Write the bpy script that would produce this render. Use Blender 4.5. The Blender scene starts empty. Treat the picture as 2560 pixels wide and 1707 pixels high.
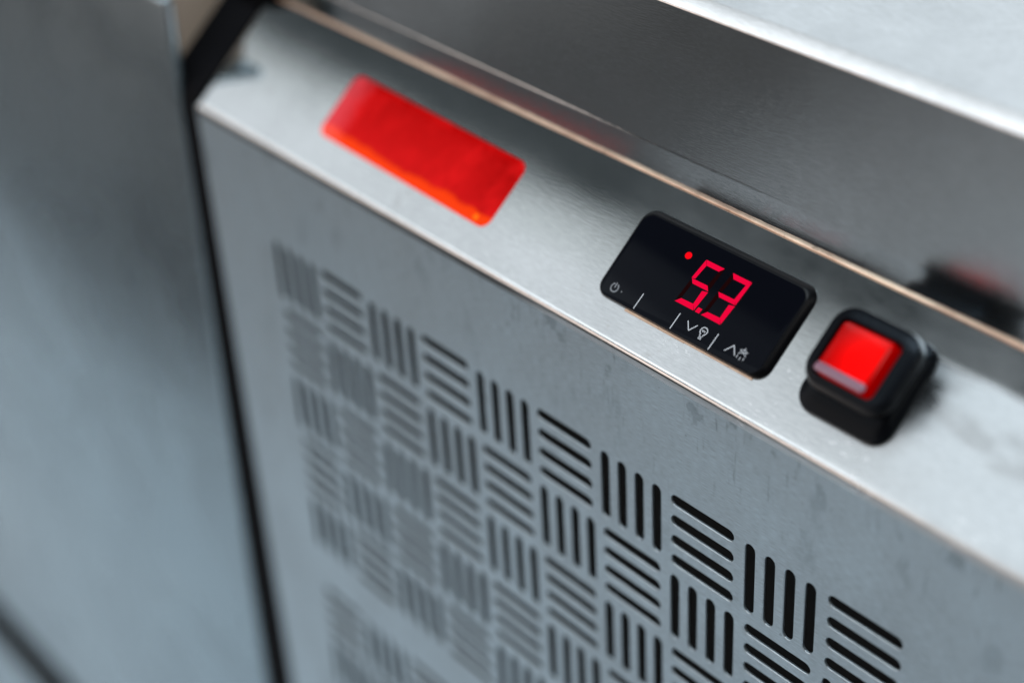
import bpy, bmesh, math, random
from mathutils import Vector, Matrix
random.seed(4)
S = bpy.context.scene
U = 0.035                                   # one vent cell = 35 mm; all coordinates below are in cells
# ---------------------------------------------------------------- camera
def V3(x, y, z): return Vector((x*U, y*U, z*U))
cam = bpy.data.objects.new('camera', bpy.data.cameras.new('camera'))
S.collection.objects.link(cam); S.camera = cam
Rr = ((0.64159813, 0.76520506, -0.05303822), (0.39020917, -0.38514312, -0.83630232), (-0.66037008, 0.515874, -0.54569714))
m = Matrix((Rr[0], [-c for c in Rr[1]], [-c for c in Rr[2]])).transposed().to_4x4()
m.translation = V3(16.53234636, -9.21518151, 10.34269665)
cam.matrix_world = m
cd = cam.data
cd.sensor_width = 36; cd.lens = 4305.141/2560*36
cd.clip_start = 0.01; cd.clip_end = 200
cd.dof.use_dof = True; cd.dof.focus_distance = 16.1*U; cd.dof.aperture_fstop = 3.3; cd.dof.aperture_blades = 0
# ---------------------------------------------------------------- light
S.view_settings.view_transform = 'Standard'; S.view_settings.look = 'None'
S.view_settings.exposure = 0; S.view_settings.gamma = 1
W = bpy.data.worlds.new('World'); S.world = W; W.use_nodes = True
W.node_tree.nodes['Background'].inputs[0].default_value = (0.82, 0.95, 1.0, 1)
W.node_tree.nodes['Background'].inputs[1].default_value = 0.075
def lamp(name, c, aim, w, h, rad, col, up=(0, 0, 1), spread=180):
    l = bpy.data.lights.new(name, 'AREA'); l.shape = 'RECTANGLE'; l.size = w*U; l.size_y = h*U
    l.energy = rad*math.pi*w*h*U*U; l.color = col; l.spread = math.radians(spread)
    o = bpy.data.objects.new(name, l); S.collection.objects.link(o)
    z = -(Vector(aim)-Vector(c)).normalized(); x = Vector(up).cross(z).normalized(); y = z.cross(x)
    mm = Matrix((x, y, z)).transposed().to_4x4(); mm.translation = V3(*c); o.matrix_world = mm
    return o
lamp('front_softbox_low', (-95, -60, 54), (-95, 0, 54), 210, 40, 1.9, (0.95, 0.98, 1.0))  # added area lamp, reflects as the white line on the counter nose
lamp('front_softbox_middle', (-95, -60, 86.6), (-95, 0, 86.6), 210, 25, 1.0, (0.94, 0.97, 1.0))  # added area lamp, reflects as the brighter front of the slope
lamp('front_softbox_high', (-95, -60, 103.4), (-95, 0, 103.4), 210, 8.6, .74, (0.93, 0.98, 0.98))  # added area lamp, its top edge sets the dark band on the slope
lamp('warm_softbox', (-70, -62, 8), (-70, 0, 8), 170, 30, 1.5, (1.0, 0.80, 0.70))  # added warm lamp that puts a pinkish line on the folds
lamp('overhead_fill', (-12, -6, 62), (-12, -5.9, -22), 70, 16, 2.35, (0.80, 0.92, 1.0), up=(0, 1, 0), spread=70)  # added fill, brightens the floor that the steel reflects
lamp('back_softbox', (-14, 48, 40), (4, 0, 0), 110, 40, 1.0, (0.88, 0.95, 1.0))  # added area lamp for a bright reflection in the countertop
lamp('side_fill', (60, -12, 46), (-2, 1, 2), 26, 26, 3.0, (1.0, 0.95, 0.90))  # added fill for the cabinet's beige side
# ---------------------------------------------------------------- materials
class NT:
    def __init__(s, name):
        s.m = bpy.data.materials.new(name); s.m.use_nodes = True; s.t = s.m.node_tree; s.n = s.t.nodes; s.l = s.t.links
        s.b = s.n['Principled BSDF']; s.out = s.n['Material Output']
        s.co = s.n.new('ShaderNodeTexCoord').outputs['Object']
        g = s.n.new('ShaderNodeNewGeometry'); s.pos = g.outputs['Position']
    def set(s, **k):
        for a, v in k.items():
            a = a.replace('_', ' ')
            if hasattr(v, 'is_output'): s.l.new(v, s.b.inputs[a])
            else: s.b.inputs[a].default_value = v
        return s
    def map(s, scale, src=None, rot=(0, 0, 0)):
        q = s.n.new('ShaderNodeMapping'); q.inputs['Scale'].default_value = scale; q.inputs['Rotation'].default_value = rot
        s.l.new(src or s.pos, q.inputs[0]); return q.outputs[0]
    def noise(s, scale, detail=3, rough=.5, vec=None, dist=0):
        q = s.n.new('ShaderNodeTexNoise'); q.inputs['Scale'].default_value = scale; q.inputs['Detail'].default_value = detail
        q.inputs['Roughness'].default_value = rough; q.inputs['Distortion'].default_value = dist
        s.l.new(vec or s.pos, q.inputs['Vector']); return q.outputs['Fac']
    def rng(s, v, a, b, c=0, d=1, smooth=False):
        q = s.n.new('ShaderNodeMapRange'); s.l.new(v, q.inputs[0])
        if smooth: q.interpolation_type = 'SMOOTHSTEP'
        for i, x in enumerate((a, b, c, d)): q.inputs[i+1].default_value = x
        return q.outputs[0]
    def math(s, op, a, b=0):
        q = s.n.new('ShaderNodeMath'); q.operation = op
        for i, x in enumerate((a, b)):
            if hasattr(x, 'is_output'): s.l.new(x, q.inputs[i])
            else: q.inputs[i].default_value = x
        return q.outputs[0]
    def mix(s, f, a, b):
        q = s.n.new('ShaderNodeMix'); q.data_type = 'RGBA'
        for i, x in ((0, f), (6, a), (7, b)):
            if hasattr(x, 'is_output'): s.l.new(x, q.inputs[i])
            elif i == 0: q.inputs[0].default_value = x
            else: q.inputs[i].default_value = (*x, 1)
        return q.outputs[2]
    def bump(s, h, strength, dist):
        q = s.n.new('ShaderNodeBump'); q.inputs['Strength'].default_value = strength; q.inputs['Distance'].default_value = dist
        s.l.new(h, q.inputs['Height']); s.l.new(q.outputs[0], s.b.inputs['Normal'])
    def sep(s, v=None):
        q = s.n.new('ShaderNodeSeparateXYZ'); s.l.new(v or s.pos, q.inputs[0]); return q.outputs
def steel(name, base, r0, r1, brush=(1, 14, 14), bs=.06, wav=.0006, grain=.88):
    t = NT(name)
    sm = t.noise(16, 5, .6, dist=.6)                       # smudges
    fine = t.noise(260, 2, .5, t.map(brush))               # brushed grain
    r = t.math('ADD', t.rng(sm, .35, .7, r0, r1), t.rng(fine, .3, .7, -.02, .02))
    c = t.mix(t.rng(sm, .4, .75), base, tuple(x*.88 for x in base))
    c = t.mix(t.rng(fine, .38, .62), c, t.mix(grain, (0, 0, 0), c))
    t.set(Metallic=1.0, Roughness=r, Base_Color=c)
    h = t.math('ADD', t.math('MULTIPLY', t.noise(9, 2), wav*60), t.math('MULTIPLY', fine, bs*.02))
    t.bump(h, .5, .02)
    return t
STEEL = (.60, .645, .68)
# front panel: brushed steel with stains under the fold
t = steel('brushed_steel_front', (.555, .65, .71), .38, .48, grain=.80)
x, y, z = t.sep()
near = t.rng(z, .45*U, 1.2*U)
blot = t.math('MULTIPLY', t.rng(t.noise(75, 4, .55, t.map((1, 1, .8))), .60, .63), near)
run = t.math('MULTIPLY', t.rng(t.noise(420, 3, .6, t.map((1, 1, .16))), .60, .70), t.rng(z, -.3*U, 1.2*U))
dots = t.rng(t.noise(300, 1, .5), .77, .79)
low = t.rng(t.noise(60, 5, .6, t.map((1, 1, .5))), .60, .68)
st = t.math('MAXIMUM', t.math('MAXIMUM', t.math('MULTIPLY', blot, .42), t.math('MULTIPLY', run, .55)), t.math('MAXIMUM', t.math('MULTIPLY', dots, .35), t.math('MULTIPLY', low, .20)))
old = t.b.inputs['Base Color'].links[0].from_socket
t.set(Base_Color=t.mix(st, old, (.12, .15, .18)))
M_FRONT = t.m
# control panel: smoother sheet with white wipe marks and specks
t = steel('satin_steel_slope', (.63, .665, .685), .035, .06, bs=.012, wav=.0004)
sp = t.rng(t.noise(1100, 2, .6, t.map((.35, 1, 1))), .60, .72, 0, .8)
msk = t.rng(t.noise(45, 3, .6), .46, .60)
x, y, z = t.sep()
fr = t.math('MULTIPLY', t.rng(y, .75*U, .35*U), t.rng(x, 5.2*U, 6.4*U))
res = t.math('MULTIPLY', t.math('MULTIPLY', sp, msk), fr)
haze = t.math('MULTIPLY', t.rng(t.noise(55, 5, .6, t.map((.45, 1, 1))), .35, .8), t.rng(x, 5.0*U, 10.5*U, .05, .55))
grime = t.rng(t.noise(70, 5, .7), .62, .75)
old = t.b.inputs['Base Color'].links[0].from_socket
oldr = t.b.inputs['Roughness'].links[0].from_socket
t.set(Base_Color=t.mix(t.math('MULTIPLY', grime, .35), t.mix(res, old, (.95, .97, 1)), (.30, .27, .22)),
      Metallic=t.rng(t.math('MAXIMUM', res, t.math('MULTIPLY', haze, .5)), 0, 1, 1, .15),
      Roughness=t.math('ADD', oldr, t.math('MULTIPLY', t.math('ADD', .05, t.math('MULTIPLY', t.rng(x, 8*U, 10*U), t.rng(y, 1.0*U, .90*U))), t.math('ADD', haze, .25))))
M_SLOPE = t.m
M_FASCIA = steel('polished_steel_fascia', (.57, .62, .65), .10, .20, bs=.12, wav=.0016).m
M_TOP = steel('brushed_steel_top', (.76, .79, .81), .20, .27).m
M_CAB = steel('steel_neighbour', (.41, .51, .57), .24, .32, brush=(14, 14, 1), wav=.002).m
M_SIDE = NT('beige_side').set(Base_Color=(.68, .55, .44, 1), Roughness=.5).m
t = NT('copper_strip'); cn = t.noise(90, 4, .65, t.map((.35, 1, 1)))
t.set(Metallic=.75, Roughness=t.rng(cn, .3, .7, .3, .45), Base_Color=t.mix(t.rng(t.noise(260, 4, .7, t.map((.4, 1, 1))), .58, .72), t.mix(t.math('MAXIMUM', t.rng(cn, .62, .38), t.rng(t.sep()[0], 3.5*U, -1*U)), (.92, .70, .53), (.60, .40, .29)), (.22, .14, .10))); M_COPPER = t.m
t = NT('black_rubber'); t.set(Base_Color=(.004, .0045, .006, 1), Roughness=.32, Specular_IOR_Level=.12, Specular_Tint=(.7, .85, 1, 1)); t.bump(t.noise(500, 2), .15, .0005); M_RUBBER = t.m
M_BLACK = NT('matt_black').set(Base_Color=(.003, .003, .004, 1), Roughness=.8, Specular_IOR_Level=.08).m
M_DARK = NT('vent_inside').set(Base_Color=(.004, .005, .006, 1), Roughness=.9).m
t = NT('black_glass'); t.set(Base_Color=(.003, .0035, .006, 1), Roughness=t.rng(t.noise(60, 4), .4, .7, .05, .10), Specular_IOR_Level=.06, Specular_Tint=(.8, .9, 1, 1)); M_GLASS = t.m
t = NT('black_plastic'); t.set(Base_Color=(.003, .003, .004, 1), Roughness=.35, Specular_IOR_Level=.12); M_PLAST = t.m
def emis(name, col, st, base=(.02, 0, 0), **k):
    t = NT(name); t.set(Base_Color=(*base, 1), Emission_Color=(*col, 1), Emission_Strength=st, Roughness=.5, Specular_IOR_Level=0, **k); return t.m
M_SEG = emis('led_segment', (.85, .002, .045), 1.0)
M_SEGR = emis('led_segment_rim', (1.0, .0, .012), 1.0)
M_OFF = emis('led_segment_unlit', (.03, .001, .002), .2, (.006, .002, .002))
M_DOT = emis('led_dot', (1.0, .003, .01), 1.0)
M_PRINT = NT('grey_print').set(Base_Color=(.40, .42, .45, 1), Roughness=.6, Emission_Color=(.3, .32, .35, 1), Emission_Strength=.35).m  # print given a faint glow of its own by emission
M_PRINTD = NT('dim_grey_print').set(Base_Color=(.22, .23, .25, 1), Roughness=.6).m
# ---------------------------------------------------------------- mesh helpers
C40, S40 = math.cos(math.radians(40)), math.sin(math.radians(40))
def onC(x, v, h=0.0):                        # a point over the sloping control panel
    return Vector((x, v*C40 - h*S40, 1.3 + v*S40 + h*C40))
def finish(name, bm, mat, parent=None, bevel=None, smooth=False, mats=None):
    bmesh.ops.recalc_face_normals(bm, faces=bm.faces) if bevel is not None or smooth else None
    c = Vector((0, 0, 0))
    for v in bm.verts: c += v.co
    c /= max(1, len(bm.verts))
    for v in bm.verts: v.co = (v.co-c)*U
    me = bpy.data.meshes.new(name); bm.to_mesh(me); bm.free()
    for mm in (mats or [mat]): me.materials.append(mm)
    o = bpy.data.objects.new(name, me); S.collection.objects.link(o)
    par = Vector((0, 0, 0))
    if parent:
        o.parent = parent; q = parent
        while q: par += q.location; q = q.parent
    o.location = c*U - par
    if smooth:
        for p in me.polygons: p.use_smooth = True
        me.set_sharp_from_angle(angle=math.radians(35)) if hasattr(me, 'set_sharp_from_angle') else None
    if bevel:
        b = o.modifiers.new('bevel', 'BEVEL'); b.width = bevel*U; b.segments = 3; b.limit_method = 'ANGLE'
        for p in me.polygons: p.use_smooth = True
        b.harden_normals = False
    return o
def sweep_x(prof, x0, x1, closed=False, nx=1, fn=None):
    """profile of (y, z) swept along x"""
    bm = bmesh.new(); rows = []
    for i in range(nx+1):
        x = x0+(x1-x0)*i/nx
        rows.append([bm.verts.new((x, p[0], p[1]) if not fn else fn(x, k, p)) for k, p in enumerate(prof)])
    n = len(prof)
    for i in range(nx):
        for k in range(n if closed else n-1):
            a, b = rows[i], rows[i+1]; j = (k+1) % n
            bm.faces.new((a[k], b[k], b[j], a[j]))
    if closed:
        bm.faces.new(rows[0]); bm.faces.new(rows[-1][::-1])
    return bm
def box(bm, a, b):
    vs = [bm.verts.new((x, y, z)) for x in (a[0], b[0]) for y in (a[1], b[1]) for z in (a[2], b[2])]
    for f in ((0, 1, 3, 2), (4, 6, 7, 5), (0, 4, 5, 1), (2, 3, 7, 6), (0, 2, 6, 4), (1, 5, 7, 3)):
        bm.faces.new([vs[i] for i in f])
def rrect(x0, v0, x1, v1, r, n=6, off=0.0):
    x0 += off; v0 += off; x1 -= off; v1 -= off; r = max(r-off, .004)
    pts = []
    for cx, cv, a0 in ((x1-r, v0+r, -90), (x1-r, v1-r, 0), (x0+r, v1-r, 90), (x0+r, v0+r, 180)):
        for k in range(n+1):
            a = math.radians(a0+90*k/n); pts.append((cx+r*math.cos(a), cv+r*math.sin(a)))
    return pts
def loft(loops, cap=True, capb=False):
    """loops: list of (points, h) or (points, function of (x, v)) over the slope"""
    bm = bmesh.new(); L = []
    for pts, h in loops:
        L.append([bm.verts.new(onC(x, v, h(x, v) if callable(h) else h)) for x, v in pts])
    n = len(L[0])
    for a, b in zip(L, L[1:]):
        for k in range(n):
            j = (k+1) % n; bm.faces.new((a[k], a[j], b[j], b[k]))
    if cap: bm.faces.new(L[-1])
    if capb: bm.faces.new(L[0][::-1])
    return bm
def top(name, label, cat, loc, group=None):
    o = bpy.data.objects.new(name, None); S.collection.objects.link(o); o.location = V3(*loc)
    o['label'] = label; o['category'] = cat; return o
# ================================================================ the counter
FLOOR = -22.0
XR = 15.0
counter = top('refrigerated_counter', 'stainless steel refrigerated counter with slotted front, sloping control strip and dark fascia', 'counter', (6, 8, FLOOR))
# ---- front panel with punched slots
GAP2 = -5.62
W2, L2, SP = .072, .857/2, .2494
def stadium(cx, cz, r, l, horiz, n=6):
    pts = []
    for s in (1, -1):
        for k in range(n+1):
            a = math.radians(-90+180*k/n if s > 0 else 90+180*k/n)
            pts.append(((l-W2)*s+r*math.cos(a), r*math.sin(a)))
    return [(cx+p, cz+q) if horiz else (cx-q, cz+p) for p, q in pts]
def cell_template(horiz):
    bm = bmesh.new(); loops = [[(0, 0), (1, 0), (1, -1), (0, -1)]]
    sl = []
    for k in range(4):
        c = (.5, -.5-(k-1.5)*SP) if horiz else (.5+(k-1.5)*SP, -.5)
        sl.append(c); loops.append(stadium(*c, W2, L2, horiz))
    for lp in loops:
        vs = [bm.verts.new((p[0], 0, p[1])) for p in lp]
        for a, b in zip(vs, vs[1:]+vs[:1]): bm.edges.new((a, b))
    bmesh.ops.triangle_fill(bm, use_beauty=True, use_dissolve=False, edges=bm.edges[:])
    bm.verts.index_update()
    V = [tuple(v.co) for v in bm.verts]; F = []
    for f in bm.faces:
        f.normal_update(); ids = [v.index for v in f.verts]
        F.append(ids if f.normal.y < 0 else ids[::-1])
    bm.free()
    base = 4
    for c in sl:                                     # rounded rim and wall of each slot
        n = 14; prev = list(range(base, base+n)); base += n
        for dr, dy in ((.004, .0015), (.009, .007), (.010, .024)):
            st = len(V)
            V += [(p[0], dy, p[1]) for p in stadium(*c, W2-dr, L2, horiz)]
            cur = list(range(st, st+n))
            for k in range(n):
                j = (k+1) % n; F.append([prev[k], cur[k], cur[j], prev[j]] if False else [prev[k], prev[j], cur[j], cur[k]])
            prev = cur
    return V, F
TP = {True: cell_template(True), False: cell_template(False)}
pv, pf = [], []
def rect(x0, z0, x1, z1):
    s = len(pv); pv.extend([(x0, 0, z0), (x1, 0, z0), (x1, 0, z1), (x0, 0, z1)]); pf.append([s, s+1, s+2, s+3])
groups = [(0, 5, 0.0), (5, 5, GAP2), (10, 5, GAP2*2)]
NC = 10
for r0, nr, zt in groups:
    for r in range(nr):
        for c in range(NC):
            V, F = TP[(c+r0+r) % 2 == 1]; s = len(pv)
            pv.extend([(x+c, y, z+zt-r) for x, y, z in V]); pf.extend([[i+s for i in f] for f in F])
PX0, PTOP, PBOT = -1.37, 1.262, -20.4
rect(PX0, PBOT, 0, PTOP); rect(NC, PBOT, XR, PTOP)
zc = PTOP
for r0, nr, zt in groups: rect(0, zt, NC, zc); zc = zt-nr
rect(0, PBOT, NC, zc)
bm = bmesh.new(); vs = [bm.verts.new(p) for p in pv]
for f in pf: bm.faces.new([vs[i] for i in f])
bmesh.ops.remove_doubles(bm, verts=bm.verts, dist=1e-5)
# folded side edge of the sheet
a = [bm.verts.new((PX0-.03, .03, z)) for z in (PBOT, PTOP)]; b = [bm.verts.new((PX0-.03, .5, z)) for z in (PBOT, PTOP)]
e = [bm.verts.new((PX0, 0, z)) for z in (PBOT, PTOP)]
bm.faces.new((e[0], e[1], a[1], a[0])); bm.faces.new((a[0], a[1], b[1], b[0]))
bmesh.ops.recalc_face_normals(bm, faces=bm.faces)
fp = finish('front_panel', bm, M_FRONT, counter)
bm = bmesh.new(); box(bm, (PX0+.1, .9, PBOT), (XR, 1.0, PTOP-.05)); finish('inner_baffle', bm, M_DARK, counter)
bm = bmesh.new(); box(bm, (PX0+.1, 1.3, FLOOR+1.6), (XR, 17.9, 2.3)); finish('cabinet_body', bm, M_BLACK, counter)
# ---- sloping control panel: one folded sheet
R = .095; A = math.radians(50)            # sheet turns 50 degrees away from the vertical
prof = [(-.014, 1.215)]
T = R*math.tan(A/2)
y0 = -.014; zf = 1.3+.0075/C40+y0*S40/C40
cc = (y0+R, zf-T)                          # arc centre
for k in range(9):
    a = math.pi-A*k/8; prof.append((cc[0]+R*math.cos(a), cc[1]+R*math.sin(a)))
prof[0] = (y0, 1.20)
vb = 1.66
for v_ in (.09, .11, vb-.03):
    q = onC(0, v_, .0075); prof.append((q.y, q.z))
end = onC(0, vb, .0075); prof.append((end.y, end.z))
prof.append((end.y+.02, end.z-.25))
bm = sweep_x(prof, PX0+.13, XR)
sup = [v for v in bm.verts if abs(v.co.x-(PX0+.13)) < 1e-4]; sup.sort(key=lambda v: v.index)
new = [bm.verts.new(v.co-Vector((.04, 0, 0))) for v in sup]
for i in range(len(sup)-1): bm.faces.new((new[i], sup[i], sup[i+1], new[i+1]))
bm.verts.index_update()
# rounded left end of the sheet
vsl = sorted([v for v in bm.verts if abs(v.co.x-(PX0+.09)) < 1e-4], key=lambda v: v.index)
prev = vsl
for k in range(1, 6):
    a = math.radians(90*k/5); dx = -.09*math.sin(a); dn = -.09*(1-math.cos(a))
    row = []
    for v in vsl:
        q = v.co+Vector((dx, 0, 0)); w = Vector((0, -S40, C40)) if v.co.z > 1.28 else Vector((0, -1, 0))
        row.append(bm.verts.new(q+w*dn))
    for i in range(len(vsl)-1): bm.faces.new((prev[i], prev[i+1], row[i+1], row[i]))
    prev = row
control = finish('control_panel', bm, M_SLOPE, counter, smooth=True)
# ---- countertop: fascia with folded drip lip, rounded nose and top
FY, FT = 1.262, 4.375
def lipfn(x, k, p):
    w = min(max((7.5-x)/6, 0), 1)                # the crease softens towards the right
    return (x, FY+p[0]*(w if k else 1), p[1])
fpf = [(.009, 2.372), (.0, 2.690), (-.005, 2.697), (-.005, 2.705), (0, 2.715), (0, 4.22)]
bm = sweep_x(fpf, -1.2, XR, nx=30, fn=lipfn)
fascia = finish('counter_fascia', bm, M_FASCIA, counter, smooth=False)
for p in fascia.data.polygons: p.use_smooth = False
pr = [(FY-.012, 4.215), (FY-.010, 4.224), (FY-.004, 4.234), (FY+.098, 4.343), (18, 4.345)]
finish('countertop', sweep_x(pr, -1.2, XR), M_TOP, counter, smooth=True)
pr = []
cy, cz = FY-.004, 2.368
for k in range(12):
    a = math.radians(30*k); pr.append((cy+.021*math.cos(a), cz+.021*math.sin(a)))
finish('copper_edge_strip', sweep_x(pr, -1.2, XR, closed=True), M_COPPER, counter, smooth=True)
# ---- black gasket in the joint, following the outline of the counter
g = [(.04, PBOT), (.04, 1.22), (.12, 1.40)]
for v in (.4, .8, 1.2, 1.45): q = onC(0, v, -.02); g.append((q.y, q.z))
g += [(1.17, 2.38), (1.2, 2.6), (1.2, 4.3), (1.9, 4.3), (1.9, PBOT)]
bm = sweep_x(g, -2.35, PX0-.035, closed=True)
finish('rubber_gasket', bm, M_BLACK, counter, bevel=.03)
bm = bmesh.new(); box(bm, (-2.06, 1.08, 2.28), (-1.16, 2.2, 4.2)); finish('corner_block', bm, M_BLACK, counter, bevel=.10)
# ================================================================ indicator lens
t = NT('red_lens'); ob = t.sep(t.co)
n1 = t.noise(60, 3, .6, t.co); n2 = t.noise(32, 4, .65, t.co)
vv = t.math('ADD', t.math('MULTIPLY', ob[1], C40/U), t.math('MULTIPLY', ob[2], S40/U))      # across the lens, cells
strip = t.rng(t.math('ADD', vv, t.math('MULTIPLY', t.math('SUBTRACT', n2, .5), .34)), -.255, -.30)
ramp = t.mix(t.rng(t.math('ADD', vv, t.math('MULTIPLY', t.math('SUBTRACT', n2, .5), 1.6)), -.3, .4), (.60, .004, .005), (.34, .0, .0))
wh = t.math('MULTIPLY', t.rng(t.math('ADD', t.math('MULTIPLY', ob[0], 1/U), t.math('MULTIPLY', n2, .5)), -.85, -1.35), .5)  # whitish reflection at the left end, painted into the lens colour
ramp = t.mix(t.rng(n1, .45, .68, .0, .5), ramp, (.90, .010, .012))
t.set(Base_Color=t.mix(wh, (.12, .0, .0), (.45, .12, .15)), Emission_Color=t.mix(strip, ramp, (1.0, .055, .0)), Emission_Strength=.86, Roughness=.25, Specular_IOR_Level=.05)
M_LENS = t.m
def rot(pts, c, deg):
    a = math.radians(deg); return [(c[0]+(x-c[0])*math.cos(a)-(v-c[1])*math.sin(a), c[1]+(x-c[0])*math.sin(a)+(v-c[1])*math.cos(a)) for x, v in pts]
LC = (2.495, .80)
lr = lambda off: rot(rrect(.93, .388, 4.06, 1.215, .13, off=off), LC, -1.1)
lens = finish('indicator_light', loft([(lr(0), -.01), (lr(0), .010), (lr(.012), .016), (lr(.04), .018), (lr(.12), .019)]), M_LENS, counter, smooth=True)
lens['label'] = 'long glowing red indicator cover'
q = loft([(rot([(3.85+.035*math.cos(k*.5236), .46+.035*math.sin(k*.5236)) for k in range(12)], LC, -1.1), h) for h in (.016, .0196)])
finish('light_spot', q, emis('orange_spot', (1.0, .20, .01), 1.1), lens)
# ================================================================ temperature controller
HF = .09
bz = lambda off: rrect(5.755+off, .350+off*.12, 7.985-off*.8, 1.35-off, .16-off*.5, n=8)
ctl = finish('temperature_controller', loft([(bz(0), -.01), (bz(0), .012), (bz(.012), .03), (bz(.05), .075), (bz(.07), .084)]), M_PLAST, counter, smooth=True)
ctl['label'] = 'black digital temperature display reading 5.3'
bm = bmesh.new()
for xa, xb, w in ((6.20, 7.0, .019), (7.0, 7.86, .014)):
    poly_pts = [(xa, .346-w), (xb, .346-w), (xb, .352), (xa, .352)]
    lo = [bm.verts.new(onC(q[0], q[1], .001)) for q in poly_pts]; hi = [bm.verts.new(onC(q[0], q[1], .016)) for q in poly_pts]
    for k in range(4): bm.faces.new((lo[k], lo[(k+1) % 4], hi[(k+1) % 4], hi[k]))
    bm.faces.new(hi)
finish('edge_glint', bm, M_COPPER, ctl)  # copper strip added as the warm glint along the lower edge
finish('display_glass', loft([(bz(.075), .082), (bz(.078), HF-.001), (bz(.085), HF)]), M_GLASS, ctl, smooth=True)
DX, DV = .023, -.006
def poly(bm, pts, h0, h1, inset=0.0):
    c = (sum(p[0] for p in pts)/len(pts), sum(p[1] for p in pts)/len(pts))
    a = sum(p[0]*q[1]-q[0]*p[1] for p, q in zip(pts, pts[1:]+pts[:1]))
    if a < 0: pts = pts[::-1]
    lo = [bm.verts.new(onC(x, v, h0)) for x, v in pts]; hi = [bm.verts.new(onC(x, v, h1)) for x, v in pts]
    n = len(pts)
    for k in range(n):
        j = (k+1) % n; bm.faces.new((lo[k], lo[j], hi[j], hi[k])).material_index = 1 if inset else 0
    f = bm.faces.new(hi)
    if inset:
        r = bmesh.ops.inset_region(bm, faces=[f], thickness=inset)
        for g in r['faces']: g.material_index = 1
def outset(pts, d):
    if sum(p[0]*q[1]-q[0]*p[1] for p, q in zip(pts, pts[1:]+pts[:1])) < 0: pts = pts[::-1]
    out = []
    for a, b, c in zip(pts[-1:]+pts[:-1], pts, pts[1:]+pts[:1]):
        n1 = Vector((b[1]-a[1], a[0]-b[0])).normalized(); n2 = Vector((c[1]-b[1], b[0]-c[0])).normalized()
        m = (n1+n2).normalized(); k = min(d/max(m.dot(n1), .35), d*2)
        out.append((b[0]+m.x*k, b[1]+m.y*k))
    return out
def seg(name, pts, on=True, parent=ctl):
    bm = bmesh.new(); pts = outset([(x+DX, v+DV) for x, v in pts], .0015)
    c = (sum(p[0] for p in pts)/4, sum(p[1] for p in pts)/4)
    poly(bm, pts, HF-.001, HF+.0015, .008 if on else 0)
    return finish(name, bm, None, parent, mats=[M_SEG, M_SEGR] if on else [M_OFF])
sA = [(6.733, 1.117), (6.963, 1.117), (6.927, 1.070), (6.771, 1.070)]
sF = [(6.729, 1.111), (6.766, 1.067), (6.738, .909), (6.700, .905)]
sG = [(6.712, .898), (6.708, .900), (6.745, .860), (6.944, .860), (6.907, .903)]
sG = [(6.710, .899), (6.907, .903), (6.944, .860), (6.745, .860)]
sC = [(6.888, .836), (6.951, .848), (6.928, .645), (6.884, .692)]
sD = [(6.685, .637), (6.730, .685), (6.881, .690), (6.922, .638)]
sB = [(6.969, 1.111), (6.950, .864), (6.906, .907), (6.929, 1.073)]
sE = [(6.703, .886), (6.741, .850), (6.724, .694), (6.682, .650)]
sh = lambda s, d=.343: [(x+d, v) for x, v in s]
for s_ in (sA, sF, sG, sC, sD): seg('display_segment', s_)
for s_ in (sA, sB, sG, sC, sD): seg('display_segment', sh(s_))
for s_ in (sB, sE, sh(sF), sh(sE)): seg('unlit_segment', s_, False)
seg('decimal_point', [(6.956, .685), (7.003, .685), (6.997, .637), (6.949, .637)])
bm = bmesh.new(); poly(bm, [(6.524+DX+.040*math.cos(k*.3927), 1.077+DV+.036*math.sin(k*.3927)) for k in range(16)], HF-.001, HF+.0015)
finish('display_dot', bm, M_DOT, ctl)
def stroke(bm, pts, w, closed=False):
    if closed: pts = pts+[pts[0]]
    for (x0, v0), (x1, v1) in zip(pts, pts[1:]):
        d = math.hypot(x1-x0, v1-v0); ux, uv = (x1-x0)/d, (v1-v0)/d; e = w*.3
        a = (x0-ux*e+DX, v0-uv*e+DV); b = (x1+ux*e+DX, v1+uv*e+DV); nx, nv = -uv*w/2, ux*w/2
        poly(bm, [(a[0]-nx, a[1]-nv), (b[0]-nx, b[1]-nv), (b[0]+nx, b[1]+nv), (a[0]+nx, a[1]+nv)], HF-.001, HF+.0012+random.random()*.0003)
for xs in (6.322, 6.815, 7.310):
    bm = bmesh.new(); stroke(bm, [(xs+.003, .553), (xs-.003, .387)], .011); finish('separator_line', bm, M_PRINT, ctl)
bm = bmesh.new(); stroke(bm, [(6.942, .528), (7.004, .452), (7.062, .531)], .010); finish('down_arrow_mark', bm, M_PRINT, ctl)
bm = bmesh.new(); stroke(bm, [(7.468, .450), (7.528, .532), (7.589, .453)], .010); finish('up_arrow_mark', bm, M_PRINT, ctl)
bm = bmesh.new(); cb = (7.158, .512)
stroke(bm, [(cb[0]+.040*math.cos(math.radians(a)), cb[1]+.038*math.sin(math.radians(a))) for a in range(-62, 243, 19)], .010)
stroke(bm, [(7.140, .478), (7.140, .462)], .009); stroke(bm, [(7.176, .478), (7.176, .462)], .009)
for vq in (.455, .442, .430): stroke(bm, [(7.142, vq), (7.174, vq)], .007)
stroke(bm, [(7.138, .520), (7.146, .502), (7.158, .520), (7.170, .502), (7.178, .520)], .006)
finish('bulb_mark', bm, M_PRINT, ctl)
bm = bmesh.new(); fc = (7.655, .508)
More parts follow.
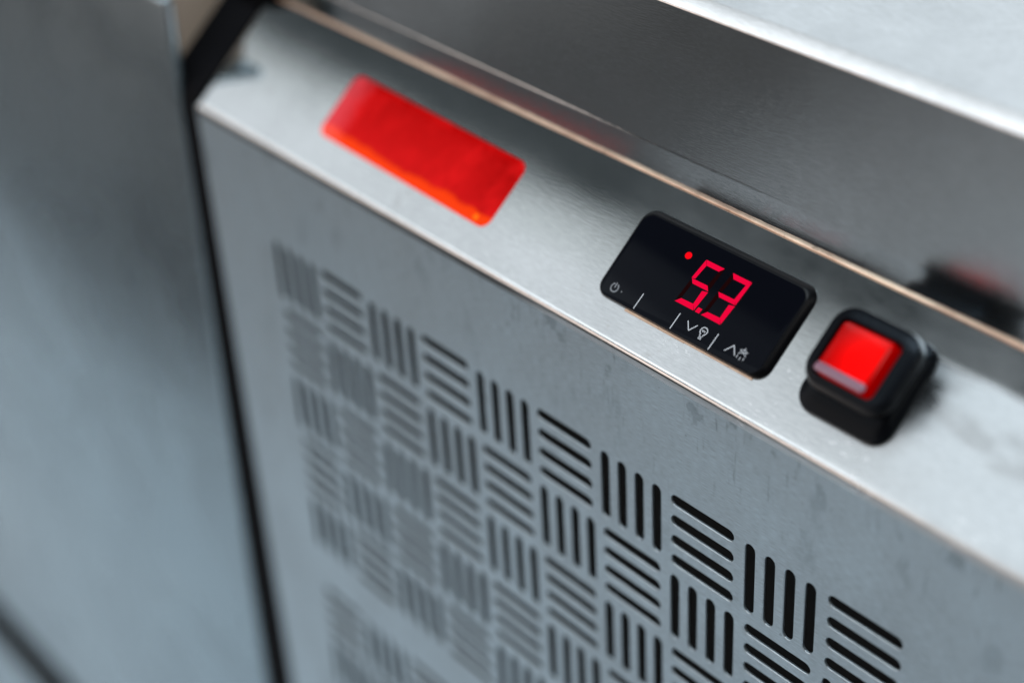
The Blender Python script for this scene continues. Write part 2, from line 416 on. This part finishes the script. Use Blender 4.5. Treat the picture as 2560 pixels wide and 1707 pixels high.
for a in (90, 25, 155, 205, 335):
    ca, sa = math.cos(math.radians(a)), math.sin(math.radians(a)); L_ = .050
    stroke(bm, [(fc[0]+.006*ca, fc[1]+.006*sa), (fc[0]+L_*ca, fc[1]+L_*sa)], .006)
    if a in (90, 25, 155):
        o_ = (fc[0]+L_*.45*ca, fc[1]+L_*.45*sa)
        for s_ in (50, -50):
            b_ = math.radians(a+s_); stroke(bm, [o_, (o_[0]+.020*math.cos(b_), o_[1]+.020*math.sin(b_))], .005)
for k, dx in enumerate((-.038, 0, .038)): stroke(bm, [(fc[0]+dx, .462 if k == 1 else .470), (fc[0]+dx, .436 if k == 1 else .444)], .007)
finish('defrost_mark', bm, M_PRINT, ctl)
bm = bmesh.new(); pc = (5.985, .475)
stroke(bm, [(pc[0]+.044*math.cos(math.radians(a)), pc[1]+.044*math.sin(math.radians(a))) for a in range(-240, 61, 20)], .013)
stroke(bm, [(pc[0], pc[1]+.004), (pc[0], pc[1]+.05)], .013)
poly(bm, [(6.085+DX+.008*math.cos(k), .470+DV+.008*math.sin(k)) for k in range(6)], HF-.001, HF+.0013)
finish('power_mark', bm, M_PRINTD, ctl)
# ================================================================ rocker switch in its rubber cover
def sq(x0, v0, x1, v1, r, off=0.): return rrect(x0, v0, x1, v1, r, n=6, off=off)
O_ = (8.50, .545, 9.44, 1.285)
loops = [((8.41, .33, 9.40, 1.33, .20), -.01), ((8.40, .32, 9.41, 1.34, .20), .03), ((8.41, .33, 9.40, 1.33, .20), .07), ((8.46, .40, 9.37, 1.31, .17), .10),
         ((8.50, .47, 9.37, 1.32, .15), .13), ((8.55, .57, 9.34, 1.25, .13), .155), ((8.55, .58, 9.34, 1.25, .13), .205),
         ((8.50, .51, 9.40, 1.29, .20), .235), ((8.485, .50, 9.42, 1.30, .21), .27), ((8.49, .51, 9.42, 1.295, .21), .33),
         ((8.51, .53, 9.41, 1.285, .20), .375), ((8.55, .565, 9.38, 1.255, .17), .395), ((8.60, .60, 9.27, 1.16, .07), .402), ((8.615, .61, 9.25, 1.145, .05), .38), ((8.62, .615, 9.24, 1.14, .05), .20)]
sw = finish('rocker_switch', loft([(rrect(l[0]-.05, l[1], l[2]-.05, l[3], l[4], n=6), h) for l, h in loops]), M_RUBBER, counter, smooth=True)
sw['label'] = 'chunky black rubber rocker switch with glowing red key'
t = NT('red_rocker'); dd = t.sep(t.co)
xx = t.math('MULTIPLY', dd[0], 1/U); vv = t.math('ADD', t.math('MULTIPLY', dd[1], C40/U), t.math('MULTIPLY', dd[2], S40/U))
d2 = t.math('ADD', t.math('POWER', t.math('SUBTRACT', xx, .10), 2), t.math('MULTIPLY', t.math('POWER', t.math('ADD', vv, .0), 2), .8))
d = t.math('SQRT', d2)
t.set(Base_Color=(.28, .0, .0, 1), Emission_Color=t.mix(t.math('MAXIMUM', t.rng(d, .08, .34), t.math('MAXIMUM', t.rng(t.math('ABSOLUTE', xx), .20, .28, 0, 1.2), t.rng(vv, -.17, -.25, 0, 1.6))), (1.0, .0, .0), (.20, .0, .0)), Emission_Strength=1.0, Roughness=.2, Specular_IOR_Level=.2)
M_ROCK = t.m
hk = lambda x, v: .452-(v-.63)*.02
ro = lambda off: rrect(8.60, .62, 9.15, 1.13, .05, n=5, off=off)
finish('switch_key', loft([(ro(0), .15), (ro(0), lambda x, v: hk(x, v)-.045), (ro(.012), lambda x, v: hk(x, v)-.015), (ro(.035), hk), (ro(.075), lambda x, v: hk(x, v)-.006)]), M_ROCK, sw, smooth=True)
t = NT('clear_lip'); t.set(Base_Color=(.26, .13, .18, 1), Roughness=.14, Specular_IOR_Level=.7)
M_LIP = t.m
lp = lambda off: rrect(8.605, .622, 9.145, .705, .035, n=4, off=off)
finish('key_lip', loft([(lp(0), .43), (lp(0), lambda x, v: hk(x, v)+.002), (lp(.01), lambda x, v: hk(x, v)+.010), (lp(.025), lambda x, v: hk(x, v)+.013)]), M_LIP, sw, smooth=True)
# ================================================================ neighbouring steel cabinet on the left
cab = top('steel_cabinet', 'blurred plain steel cabinet standing left of the slotted counter', 'cabinet', (-10, 6, FLOOR))
def lean(x, z): return x-.10+.048*(z-2.5)      # the doors hang slightly out of true
def slab(name, x1, z0, z1, mat, x0=-22, y=0, d=.15, bev=.06):
    bm = bmesh.new(); box(bm, (x0, y, z0), (x1, y+d, z1))
    for v in bm.verts:
        if v.co.x > x0+1: v.co.x = lean(v.co.x, v.co.z)
    return finish(name, bm, mat, cab, bevel=bev)
slab('cabinet_door', -1.66, -16.1, 2.56, M_CAB)
slab('joint_strip', -1.9, -18.3, -15.8, M_BLACK, y=.05, d=.05, bev=None)
slab('drawer_front', -1.66, -21.7, -18.0, M_CAB)
bm = bmesh.new(); box(bm, (-22, .16, FLOOR), (-2.20, 16, 2.54)); finish('side_panel', bm, M_SIDE, cab)
# ================================================================ floor
t = NT('pale_floor'); n = t.noise(6, 5, .6); n2 = t.noise(60, 4, .6)
t.set(Base_Color=t.mix(t.rng(n, .3, .7), (.50, .54, .57), (.60, .63, .65)), Roughness=.6); t.bump(n2, .2, .002)
bm = bmesh.new(); vs = [bm.verts.new(p) for p in ((-260, -220, FLOOR), (200, -220, FLOOR), (200, 160, FLOOR), (-260, 160, FLOOR))]; bm.faces.new(vs)
fl = finish('floor', bm, t.m); fl['kind'] = 'structure'; fl['label'] = 'pale smooth floor under the counter'
def add_reflect_sheet(x0, x1, y0, y1, lo, hi, label, name):
    t = NT(name); n = t.noise(2.6, 4, .6)
    t.set(Base_Color=t.mix(t.rng(n, .35, .65), (lo, lo*1.05, lo*1.05), (hi, hi*1.02, hi*1.06)), Roughness=.8)
    bm = bmesh.new(); box(bm, (x0, y0, FLOOR-.02), (x1, y1, FLOOR+.12))
    o = finish(name, bm, t.m); o['kind'] = 'structure'; o['label'] = label
add_reflect_sheet(-300, -25, -29, -20, .05, .08, 'unseen dark sheet added to darken the door reflection', 'dark_reflect_sheet')  # out of view, added so the door top reflects dark
add_reflect_sheet(-45, -25, -220, -29.02, .07, .15, 'unseen dark sheet added to darken the fascia reflection', 'dark_reflect_sheet')  # out of view, added so the fascia reflects dark
add_reflect_sheet(-300, -45.02, -220, -29.02, .26, .40, 'unseen grey sheet added to lighten the fascia reflection at left', 'grey_reflect_sheet')  # out of view, added for a lighter reflection in the fascia's left part
add_reflect_sheet(-24.98, -14, -220, -19, .34, .50, 'unseen grey sheet added to lighten the fascia reflection at right', 'grey_reflect_sheet')  # out of view, added for a lighter reflection in the fascia's right part
